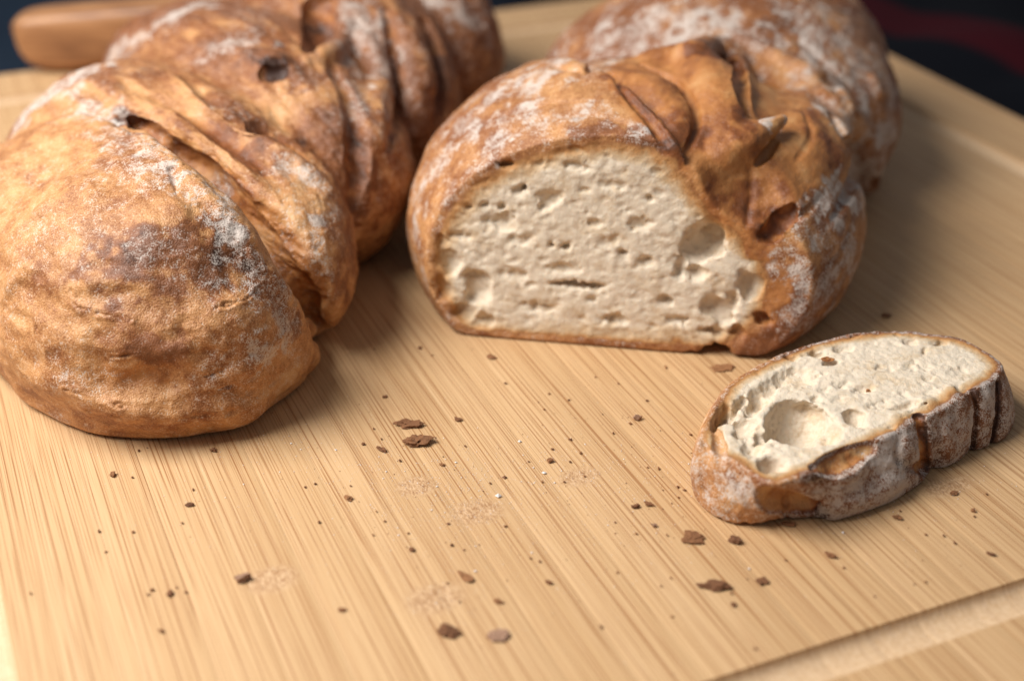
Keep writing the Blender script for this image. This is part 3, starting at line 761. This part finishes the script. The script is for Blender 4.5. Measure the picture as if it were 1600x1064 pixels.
def base(V, N, depth, raw0):
    pd = -((V - P0) @ MU); near = sstep(.022, .014, pd)
    low = sstep(.012, .004, V[:, 2])
    ex = .010 * sstep(.104, .122, (V - P0) @ EU) * sstep(.065, .04, V[:, 2])
    B_in = .0012 * sstep(.02, .0, V[:, 2]); cr = np.clip((depth - .0016 - B_in - ex - fbm(V, .006, 2, 72) * .0008) / (.0085 - .0055 * low), 0, 1) * near
    raw = sstep(.001, .004, raw0) * (1 - near * sstep(0, .002, depth))
    t = .42 + fbm(V, .03, 4, 33, .6) * .22 + striae(V, (.3, .9, 0), .03, .004, 8) * (.10 + .10 * raw) + raw * (.06 + fbm(V, .012, 3, 71) * .34) + .12 * sstep(.05, .25, V[:, 1])
    return dict(toast_shade=t, flour=fbm(V, .014, 3, 39) * .20 + striae(V, (.45, .85, .2), .03, .005, 70) * .26 + .15 - .3 * raw, raw=raw, crumb=cr)
def relief(V, N, A):
    r, c = A['raw'], np.clip(A['crumb'], 0, 1)
    Q = np.stack([(V @ EU) / 1.4, V @ MU, V @ WU], 1)
    return (1 - c) * (fbm(V, .014, 2, 1) * .0007 + fbm(V, .004, 3, 2) * (.00025 - .00010 * r) + striae(V, (.3, .9, -.2), .02, .004, 5) * (.0002 + .00015 * r)) + c * (fbm(Q, .0020, 2, 12) * .00022 + fbm(Q, .0085, 2, 13) * .00040)
root = empty('bread_loaf', (.07, .10, 0))
tag(root, 'flour dusted loaf cut open at the front, showing its pale crumb', 'bread loaf', 'loaves of bread on the board')
bread_parts(root, *B.build_mesh(relief, base))

# ---- the slice
Z5 = lambda L: [(1060 + x / 2.956, 490 + y / 2.956) for x, y in L]
TH = .024
top = np.array([ground(x, y, TH)[:2] for x, y in Z5([(80, 610), (110, 530), (160, 430), (250, 310), (430, 210), (600, 140), (800, 95), (950, 80), (1100, 85), (1280, 110), (1400, 160), (1490, 230), (1485, 275), (1440, 320), (1360, 362), (1280, 405), (1180, 462), (1100, 490), (1000, 550), (900, 595), (720, 690), (560, 752), (470, 785), (380, 765), (260, 690), (150, 640)])])
bot = np.array([ground(x, y)[:2] for x, y in Z5([(62, 720), (75, 850), (160, 940), (270, 980), (370, 975), (480, 955), (570, 950), (660, 950), (720, 965), (860, 920), (1000, 870), (1140, 775), (1165, 715), (1230, 715), (1340, 650), (1450, 610), (1520, 570), (1550, 500)])] +
               [ground(x, y)[:2] + np.array(o) for (x, y), o in zip(Z5([(1560, 420), (1400, 250), (1100, 180), (800, 190), (430, 300), (160, 520)]), [(-.003, .004), (0, .003), (0, .004), (0, .002), (0, 0), (-.002, 0)])])
H2 = .0006
B = Bread((.055, -.145, -.003), (.205, -.02, .034), H2); v = B.v
Xg, Yg = np.meshgrid(v.ax[0], v.ax[1], indexing='ij')
dt, db = poly_sd(top, Xg, Yg), poly_sd(bot, Xg, Yg)
tz = np.clip(v.ax[2] / TH, 0, 1)[None, None, :]
v.d = (dt[:, :, None] * tz + db[:, :, None] * (1 - tz) - .0016 * np.sin(tz * math.pi)).astype(np.float32)
v.d = np.maximum(v.d, (v.ax[2] - .034)[None, None, :])
full = v.d.copy()
v.plane_keep((0, 0, .0006), (0, 0, -1), .0006); v.plane_keep((0, 0, TH), (0, 0, 1), .0006)
B.first = v.d.copy()
def zc(L, r, push=0., k=.0012): B.cut(Z5(L), r, push, k, 3.0)
def za(L, r, push=0., k=.002): B.add(Z5(L), r, push, k, 3.0)
za([(1070, 545), (1060, 620), (1090, 680)], [.005, .0075, .005], -.0058)
za([(1210, 480), (1230, 580), (1250, 660)], [.006, .009, .008], -.0078); za([(1310, 430), (1320, 540), (1300, 640)], .007, -.006)
za([(1420, 390), (1425, 480), (1410, 580)], .006, -.0055); za([(1510, 360), (1515, 460), (1500, 540)], .006, -.0055)
za([(720, 900), (850, 860), (980, 800), (1090, 750)], [.004, .006, .006, .004], -.004)
za([(720, 660), (640, 740), (560, 770)], .002, -.001); za([(850, 700), (780, 755), (680, 735)], .0018, -.0006)
zc([(1112, 470), (1130, 540), (1138, 620), (1148, 705)], [.0022, .0030, .0030, .003], -.0008, .0007); zc([(1140, 735), (1150, 705), (1120, 715), (1060, 705)], [.002, .003, .002, .001], .0004)
zc([(1362, 362), (1378, 440), (1370, 540), (1355, 645)], [.0011, .0014, .0014, .0011], -.0008, .0007); zc([(1472, 320), (1476, 420), (1462, 520), (1448, 595)], [.0011, .0014, .0014, .0011], -.0008, .0007)
zc([(1200, 480), (1215, 550), (1235, 620)], [.0005, .001, .0005], .0003); zc([(1015, 590), (1005, 650), (1020, 690)], [.0006, .0012, .0012], .0003)
zc([(640, 700), (740, 680), (830, 640), (890, 620)], [.003, .0058, .005, .003], -.0002, .0008)
zc([(425, 850), (450, 880), (520, 885), (610, 900)], [.005, .0062, .0055, .004], -.0006, .0008)
zc([(500, 820), (498, 900), (505, 950)], [.001, .0016, .001], 0, .0008)
for L in ([(120, 580), (150, 700), (200, 850), (250, 950)], [(165, 590), (195, 700), (260, 830), (300, 940)], [(215, 640), (270, 760), (330, 860)], [(100, 700), (120, 820), (170, 920)], [(280, 700), (330, 790), (370, 850)]):
    zc(L, [.0008, .0016, .0014, .0006], .0006, .0008)
for L in ([(140, 640), (180, 780), (230, 900)], [(190, 640), (240, 760), (300, 890)]): za(L, [.001, .0022, .001], -.001, .0015)
zc([(175, 545), (190, 600), (205, 680)], [.0015, .002, .001], 0)
rs = np.random.default_rng(9)
for k in range(26):                                   # ragged cut edge along the board
    x = rs.uniform(160, 680); y = 950 + rs.uniform(-5, 30)
    p = ground(1060 + x / 2.956, 490 + y / 2.956, .0005); v.hole(p, rs.uniform(.0006, .0016, 3), eulz(0), .0006)
B.freeze()
for L, r, a in (([(700, 740), (600, 770)], .004, .5), ([(1060, 690), (1030, 690)], .003, .5), ([(560, 700), (700, 620)], .003, .3), ([(250, 700), (380, 770)], .004, .15), ([(230, 750), (280, 800)], .003, .35), ([(640, 860), (660, 930)], .004, .5), ([(1150, 560), (1200, 660)], .004, .3)):
    B.mark('toast_shade', Z5(L), r, a * .6)
for L, r, a in (([(760, 820), (900, 760), (1000, 700)], .012, .6), ([(700, 930), (900, 880), (1100, 770)], .007, .5), ([(1060, 560), (1080, 650)], .006, .3), ([(1200, 520), (1300, 580)], .011, .45), ([(1420, 400), (1420, 560)], .008, .55), ([(1510, 380), (1500, 520)], .007, .6), ([(980, 580), (940, 660)], .006, .6),
                ([(100, 600), (110, 750), (170, 900)], .006, .45), ([(140, 600), (200, 760), (250, 930)], .005, .5), ([(280, 830), (360, 930)], .006, .55), ([(230, 740), (310, 830)], .004, .5)):
    B.mark('flour', Z5(L), r * 1.1, a * .26, .9)
for L in ([(1112, 470), (1130, 540), (1138, 620), (1148, 705)], [(1362, 362), (1378, 440), (1370, 540), (1355, 645)], [(1472, 320), (1476, 420), (1462, 520), (1448, 595)]):
    B.mark('toast_shade', Z5(L), .0026, .30, .3); B.mark('flour', Z5(L), .0028, -.4, .3)  # clefts coloured darker and less floury to stand in for their shade
RI = eulz(0)
for x, y, rx, ry, dep, yaw in ((565, 500, .0120, .0165, .0135, -20), (640, 540, .0085, .010, .009, 0), (300, 515, .0050, .0075, .008, -10), (195, 470, .0024, .0105, .010, -25), (255, 440, .0022, .011, .006, -28), (360, 400, .0045, .0120, .006, -25), (420, 345, .003, .009, .004, -30), (815, 480, .0045, .0065, .0055, 0),
                               (520, 200, .0030, .0022, .004, 0), (640, 185, .0035, .0030, .004, 0), (700, 225, .0035, .0022, .003, 20), (560, 285, .0070, .0065, .0028, 0), (860, 345, .0035, .0030, .003, 0), (1215, 135, .0028, .0022, .005, 0), (1040, 425, .0060, .0022, .0022, 20), (430, 690, .0055, .0055, .005, 30), (340, 620, .0045, .006, .004, -20),
                               (760, 160, .0045, .0024, .003, 10), (1070, 130, .003, .0022, .003, 0), (960, 250, .004, .003, .0018, 0), (1120, 250, .005, .003, .0015, 0), (760, 330, .004, .003, .002, 0), (1300, 260, .005, .003, .0014, 20), (930, 420, .006, .003, .0018, 20), (480, 300, .003, .006, .004, -30), (380, 560, .003, .005, .006, 0)):
    p = ground(1060 + x / 2.956, 490 + y / 2.956, TH)
    v.hole(p + np.array([0, 0, .0004]), (rx, ry, dep), eulz(yaw), .0010, .9)
for k in range(620):
    p = np.array([rs.uniform(.06, .19), rs.uniform(-.14, -.03), TH])
    if v.sample(p[None] - [0, 0, .001], full)[0] > -.0025: continue
    r = min(.0020, .0005 * rs.pareto(2.4) + .00055)
    v.hole(p + [0, 0, r * rs.uniform(.0, .7)], (r * rs.uniform(1, 2.2), r * rs.uniform(.8, 1.2), r * rs.uniform(.5, .9)), eulz(rs.normal(28, 30)), .0005, 1.0)
FULL = full
def base(V, N, depth, raw0):
    sd = -v.sample(V, B.skin_side)
    cr = np.clip((sd - .0010 - fbm(V, .005, 2, 74) * .0006) / .0056, 0, 1)
    raw = sstep(.0012, .003, raw0) * (1 - sstep(TH - .003, TH, V[:, 2])) * sstep(.0085, .0055, -v.sample(V, FULL))
    lf = sstep(.11, .085, V[:, 0])
    t = .64 - .34 * lf + fbm(V, .012, 3, 43) * .16 - .42 * raw + raw * fbm(V, .005, 3, 77) * .45
    return dict(toast_shade=t, flour=(fbm(V, .008, 3, 49) * .16 + .42 - .16 * lf) * (1 - raw), raw=raw, crumb=cr * sstep(.004, .010, V[:, 2] + .006 * (1 - raw)) * (1 - .55 * raw))
def relief(V, N, A):
    c = np.clip(A['crumb'], 0, 1)
    return (1 - c) * (fbm(V, .008, 2, 1) * .0004 + fbm(V, .0025, 3, 2) * (.00030 + .00025 * A['raw'])) + c * (fbm(V, .0016, 2, 12) * .00026 + vnoise(V / .0011, 75) * .00014 + fbm(V, .009, 2, 13) * .00026)
# the side skin, without the top and bottom cuts
B.skin_side = np.where(B.skin > B.first + .0002, B.skin, full)
root = empty('bread_slice', (.125, -.085, 0))
tag(root, 'thick slice of bread lying flat with a large air hole in it', 'bread slice')
bread_parts(root, *B.build_mesh(relief, base))

# ------------------------------------------------------------------ wooden piece at the back, crumbs, flour
t = NT('brown_wood')
pos = t.n('ShaderNodeTexCoord').outputs['Object']
vv = t.n('ShaderNodeVectorMath', operation='MULTIPLY', i={0: pos, 1: (14, 160, 160)}).outputs[0]
nn = t.noise(vv, 1.0, 3, 0.6)
M_WOOD = t.out(Base_Color=t.ramp(nn, [(0.3, (0.16, 0.062, 0.023)), (0.5, (0.32, 0.145, 0.056)), (0.7, (0.45, 0.225, 0.095))]), Roughness=0.5, Normal=t.bump(nn, 0.2, 0.0005))
YW = 0.345
def at_y(x, y):
    d = RT * (x - 800) + UP * (532 - y) + FW * FPX
    return CAM + d * ((YW - CAM[1]) / d[1])
st = [(16, 52, 66), (22, 44, 82), (34, 38, 106), (60, 33, 118), (100, 29, 119), (140, 26, 112), (180, 22, 100), (220, 19, 86), (260, 16, 74), (310, 12, 64), (370, 9, 56), (390, 12, 50), (396, 20, 42)]
st = [(x + 12, a + 2, b + 4) for x, a, b in st]; Vw = []; nr = 20
for x, yt, yb in st:
    a, b = at_y(x, yt), at_y(x, yb); c = (a + b) / 2; hz = (a[2] - b[2]) / 2
    for k in range(nr):
        th = 2 * math.pi * k / nr; cs, sn_ = math.cos(th), math.sin(th)
        e = .42
        Vw.append((c[0], c[1] + .016 * min(1, hz / .016 + .2) * math.copysign(abs(cs) ** e, cs), c[2] + hz * math.copysign(abs(sn_) ** e, sn_)))
Vw = np.array(Vw); Vw[:, 2] -= Vw[:, 2].min() - .0006; ns_ = len(st)
Fw = [[i * nr + k, (i + 1) * nr + k, (i + 1) * nr + (k + 1) % nr, i * nr + (k + 1) % nr] for i in range(ns_ - 1) for k in range(nr)]
me = bpy.data.meshes.new('wooden_handle')
me.from_pydata([tuple(p) for p in Vw], [], [tuple(f[::-1]) for f in Fw] + [tuple(range(nr)), tuple(range((ns_ - 1) * nr, ns_ * nr))[::-1]])
me.polygons.foreach_set('use_smooth', [True] * len(me.polygons)); me.update()
o = link('wooden_handle', me, None, M_WOOD)
sm = o.modifiers.new('round', 'SUBSURF'); sm.levels = 1; sm.render_levels = 1
tag(o, 'blurred brown wooden piece with a flared end, at the back left corner of the board', 'wooden handle')

t = NT('bread_crumbs')
pos = t.n('ShaderNodeTexCoord').outputs['Object']; rnd = t.n('ShaderNodeObjectInfo').outputs['Random']
n2 = t.noise(pos, 700, 3, 0.6)
M_CR = t.out(Base_Color=t.ramp(t.math('ADD', t.math('MULTIPLY', n2, 0.8), t.math('MULTIPLY', rnd, 0.25)), [(0.3, (0.10, 0.036, 0.014)), (0.55, (0.24, 0.095, 0.032)), (0.8, (0.46, 0.22, 0.085))]), Roughness=0.75, Normal=t.bump(n2, 0.6, 0.0005))
t = NT('amber_crumbs'); M_CA = t.out(Base_Color=t.ramp(t.noise(t.n('ShaderNodeTexCoord').outputs['Object'], 3, 2), [(0.35, (0.20, 0.07, 0.02)), (0.65, (0.45, 0.19, 0.06))]), Roughness=0.6)
t = NT('pale_crumbs')
n2 = t.noise(t.n('ShaderNodeTexCoord').outputs['Object'], 900, 3, 0.6)
M_CP = t.out(Base_Color=t.ramp(n2, [(0.35, (0.15, 0.06, 0.03)), (0.65, (0.44, 0.27, 0.17))]), Roughness=0.9)
t = NT('flour'); M_FL = t.out(Base_Color=(0.74, 0.68, 0.62), Roughness=0.95)
def crumb_mesh(name, seed, flat, res=2):
    """a ragged flake of crust about one unit across"""
    import bmesh
    bm = bmesh.new(); bmesh.ops.create_icosphere(bm, subdivisions=res, radius=0.5)
    P = np.array([q.co[:] for q in bm.verts])
    n_ = vnoise(P * 2.6 + seed * 3.1, seed) * .52 + vnoise(P * 6.1, seed + 1) * .38 + vnoise(P * 13.0, seed + 2) * .12
    P = P * (1 + n_)[:, None] * [1, .72, flat]
    P[:, 2] += (P[:, 0] ** 2 * .35 + P[:, 1] * .15) * flat
    P[:, 2] = np.maximum(P[:, 2], -.22 * flat); P[:, 2] -= P[:, 2].min()
    for q, c in zip(bm.verts, P): q.co = c
    me = bpy.data.meshes.new(name); bm.to_mesh(me); bm.free(); return me
def crumb(me, x, y, w, rot, mat, lift=.0003, base=0.0):
    p = ground(x, y, base); o = bpy.data.objects.new('bread_crumb', me); COL.objects.link(o)
    s_ = w * np.linalg.norm(p - CAM) / FPX
    o.location = (p[0], p[1], base + lift); o.scale = (s_ * random.uniform(.85, 1.25), s_ * random.uniform(.7, 1.1), s_ * random.uniform(.7, 1.1)); o.rotation_euler = (0, 0, rot)
    if not me.materials: me.materials.append(mat)
    return o
big = [(640, 664, 46, .45, 'long dark crust flake, the upper of the close pair right of the whole loaf'), (651, 693, 44, .8, 'lumpy dark crust crumb, the lower of the close pair right of the whole loaf'), (700, 990, 42, .8, 'rounded dark brown crumb near the front edge, largest of the front crumbs'),
       (727, 902, 29, .6, 'wedge shaped brown crumb beside the worn patch at the front middle'), (1083, 842, 40, .6, 'large ragged dark crust crumb just left of the slice front'), (1148, 846, 24, .8, 'small square dark crumb right under the front left corner of the slice'),
       (1117, 917, 38, .5, 'flat dark crust crumb with a tail in front of the slice'), (1191, 909, 22, .6, 'small brown crumb right of the flat tailed crumb in front of the slice'), (716, 657, 17, .6, 'small brown crumb right of the close pair of dark flakes'), (597, 704, 16, .8, 'small brown crumb left of the close pair of dark flakes'),
       (297, 790, 12, .9, 'small reddish brown crumb in front of the whole loaf'), (857, 911, 15, .8, 'small dark square crumb alone at the front middle'), (534, 954, 12, .7, 'small dark crumb alone at the front left'), (993, 793, 15, .8, 'small dark crumb left of the slice, in the middle of the board'),
       (1013, 788, 14, .7, 'small ragged crumb touching a dark crumb left of the slice'), (1298, 870, 19, .7, 'small dark crumb in front of the grey side of the slice'), (1490, 772, 14, .6, 'small brown crumb right of the slice underside, near the board end'), (1402, 810, 15, .6, 'small ring shaped crumb right of the slice front'),
       (1233, 820, 22, .3, 'thin reddish flake touching the foot of the slice'), (1385, 495, 17, .7, 'blurred dark crumb behind the slice in the loaf shadow'), (1548, 867, 11, .8, 'small dark crumb near the groove at the far right'), (768, 559, 16, .5, 'blurred brown crumb just in front of the cut loaf'), (1128, 576, 28, .3, 'flat brown flake under the right bottom corner of the cut loaf'), (779, 941, 17, .6, 'small orange brown crumb behind the pale crumb at the front middle')]
used = 30
for k, (x, y, w, fl, lab) in enumerate(big):
    me = crumb_mesh('bread_crumb', 50 + k, fl * .55, 3)
    tag(crumb(me, x, y, w * .88, [0.1, .4, -.2, -.5, .3, -.4][k % 6] - .2, M_CR), lab, 'crumb', 'bread crumbs on the board')
me = crumb_mesh('bread_crumb', 90, .8, 3); tag(crumb(me, 380, 906, 18, .5, M_CP), 'round greyish crumb on the board beside a worn patch at front left', 'crumb', 'bread crumbs on the board')
me = crumb_mesh('bread_crumb', 91, .22, 3); tag(crumb(me, 779, 996, 33, .1, M_CP), 'pale flat crumb right of the rounded dark crumb at the front', 'crumb', 'bread crumbs on the board')
me = crumb_mesh('bread_crumb', 92, .7, 2); tag(crumb(me, 1022, 823, 11, .1, M_CP), 'tiny white crumb left of the large ragged crumb by the slice', 'crumb', 'bread crumbs on the board')
me = crumb_mesh('bread_crumb', 93, .7, 2); tag(crumb(me, 996, 656, 14, .1, M_CP), 'tiny white crumb in the middle of the board behind the slice front', 'crumb', 'bread crumbs on the board')
small = dict(
 middle=('tiny brown crumb on the board between the whole loaf and the slice', [(850, 641), (889, 626), (985, 663), (1011, 627), (1079, 680), (891, 688), (863, 703), (826, 722), (859, 721), (891, 723), (847, 754), (882, 754), (913, 745), (1029, 733), (1012, 731), (1059, 762), (1060, 778), (1042, 837), (994, 835), (568, 695), (596, 687), (584, 671), (727, 698), (691, 727), (625, 721), (766, 756), (548, 760), (544, 780), (588, 800), (499, 817), (601, 815), (638, 834), (583, 837), (644, 860), (706, 853), (725, 860), (493, 757), (477, 762), (790, 823), (600, 621), (858, 616), (958, 678), (907, 709)]),
 left=('tiny brown crumb on the board in front of the whole loaf', [(217, 705), (207, 747), (176, 743), (302, 766), (285, 818), (155, 831), (208, 832), (166, 863), (238, 923), (232, 930), (276, 918), (291, 926), (266, 929), (252, 987), (48, 928), (334, 705)]),
 front=('tiny brown crumb on the board in front of the slice', [(1142, 928), (1146, 946), (964, 895), (939, 980), (1050, 964), (1048, 904), (829, 873), (843, 878), (1180, 1014), (699, 912), (718, 941), (1227, 876), (1318, 888), (1234, 819), (1446, 910), (855, 911)]),
 right=('tiny brown crumb on the board right of the slice front', [(1541, 773), (1520, 799), (1522, 808), (1406, 799), (1446, 836), (1491, 849), (1474, 838)]),
 back=('tiny blurred crumb on the board in front of the cut loaf', [(675, 556), (656, 545), (602, 621), (1040, 575), (790, 600), (930, 590)]))
variants = [crumb_mesh('bread_crumb', s_, f_, 2) for s_, f_ in ((3, .55), (11, .4), (19, .7), (27, .5))]
rs = np.random.default_rng(4)
MARKS = [(640, 664, 'the long dark flake'), (651, 693, 'the lumpy dark crumb'), (700, 990, 'the rounded dark front crumb'), (727, 902, 'the wedge shaped crumb'), (1083, 842, 'the large ragged crumb'), (1148, 846, 'the small square crumb'),
         (1117, 917, 'the flat crumb with a tail'), (297, 790, 'the small reddish crumb'), (857, 911, 'the dark square crumb'), (534, 954, 'the dark front left crumb'), (993, 793, 'the dark mid-board crumb'), (1298, 870, 'the dark crumb before the slice'),
         (1402, 810, 'the ring shaped crumb'), (380, 906, 'the round greyish crumb'), (779, 996, 'the pale flat crumb'), (1090, 700, 'the slice'), (170, 688, 'the whole loaf'), (880, 545, 'the cut loaf'), (1490, 772, 'the crumb right of the slice')]
items = []
for key, (lab, L) in small.items():
    for x, y in L:
        if any(abs(x - b[0]) < 8 and abs(y - b[1]) < 8 for b in big): continue
        m = min(MARKS, key=lambda q: (q[0] - x) ** 2 + (1.6 * (q[1] - y)) ** 2)
        dx, dy = x - m[0], 1.4 * (y - m[1]); ad, ay = abs(dx), abs(dy)
        side = 'left of' if dx < 0 else 'right of'; fb = 'behind' if dy < 0 else 'in front of'
        where = side if ad > 2.4 * ay else fb if ay > 2.4 * ad else {'behind': 'behind', 'in front of': 'before'}[fb] + ' and ' + side
        items.append([x, y, key, m[2], where, math.hypot(dx, dy)])
for it in items:
    peers = sorted([q for q in items if q[3] == it[3] and q[4] == it[4]], key=lambda q: q[5])
    k = peers.index(it)
    rank = '' if len(peers) == 1 else ['nearest', 'second nearest', 'third nearest', 'fourth nearest', 'fifth nearest', 'sixth nearest', 'seventh nearest', 'eighth nearest'][k]
    lab = ('tiny brown crumb %s %s' % (it[4], it[3])) if not rank else 'tiny crumb, %s one %s %s' % (rank, it[4].replace('in front of and', 'before and'), it[3])
    tag(crumb(variants[rs.integers(4)], it[0], it[1], min(13, 4.2 + rs.pareto(2.2) * 2.6), rs.uniform(0, 6), M_CR), lab, 'crumb', 'tiny crumbs on the board')
for x, y, w, lab in ((1060 + 690 / 2.956, 490 + 215 / 2.956, 15, 'orange brown crust flake on the crumb of the slice, behind the big hole'), (1060 + 876 / 2.956, 490 + 358 / 2.956, 9, 'tiny red brown crumb on the middle of the slice')):
    me = crumb_mesh('bread_crumb', int(x), .5, 3)
    tag(crumb(me, x, y, w, .3, M_CA, .0, TH - .0002), lab, 'crumb')
def specks(name, spots, size, mat, label, cat):
    V = []; F = []
    oct_ = np.array([(1, 0, 0), (-1, 0, 0), (0, 1, 0), (0, -1, 0), (0, 0, .7), (0, 0, -.3)]); of = np.array([(0, 2, 4), (2, 1, 4), (1, 3, 4), (3, 0, 4), (2, 0, 5), (1, 2, 5), (3, 1, 5), (0, 3, 5)])
    for x, y, sx, sy, n in spots:
        for _ in range(n):
            px, py = rs.normal(x, sx), rs.normal(y, sy)
            if py > 1075 or px < -20 or px > 1620: continue
            p = ground(px, py, .0001); r = rs.uniform(.4, 1.0) * size * (1 + rs.pareto(4))
            b = len(V) * 6; c, s_ = math.cos(rs.uniform(0, 6)), math.sin(rs.uniform(0, 6))
            V.append(oct_ * r * rs.uniform(.6, 1.2, 3) + p + [0, 0, r * .3]); F.append(of + b)
    o = link(name, fast_mesh(name, np.concatenate(V), np.concatenate(F), smooth=False), None, mat)
    tag(o, label, cat, kind='stuff')
specks('flour_dust', [(720, 765, 60, 40, 900), (590, 745, 45, 30, 260), (905, 740, 60, 40, 420), (1060, 720, 40, 40, 160), (1290, 735, 80, 30, 220), (1480, 740, 60, 40, 120), (470, 690, 40, 30, 120), (800, 800, 350, 120, 350), (250, 760, 120, 60, 120), (700, 940, 50, 30, 120), (760, 790, 200, 90, 900), (1150, 760, 180, 70, 500), (420, 720, 120, 40, 260)], .00014, M_FL, 'fine white flour dusted over the bamboo board', 'flour dust')
specks('crumb_specks', [(800, 760, 320, 110, 170), (980, 740, 120, 70, 120), (1400, 830, 120, 60, 40), (640, 740, 110, 60, 60)], .00022, M_CR, 'fine brown specks of crust scattered over the board', 'crumb specks')
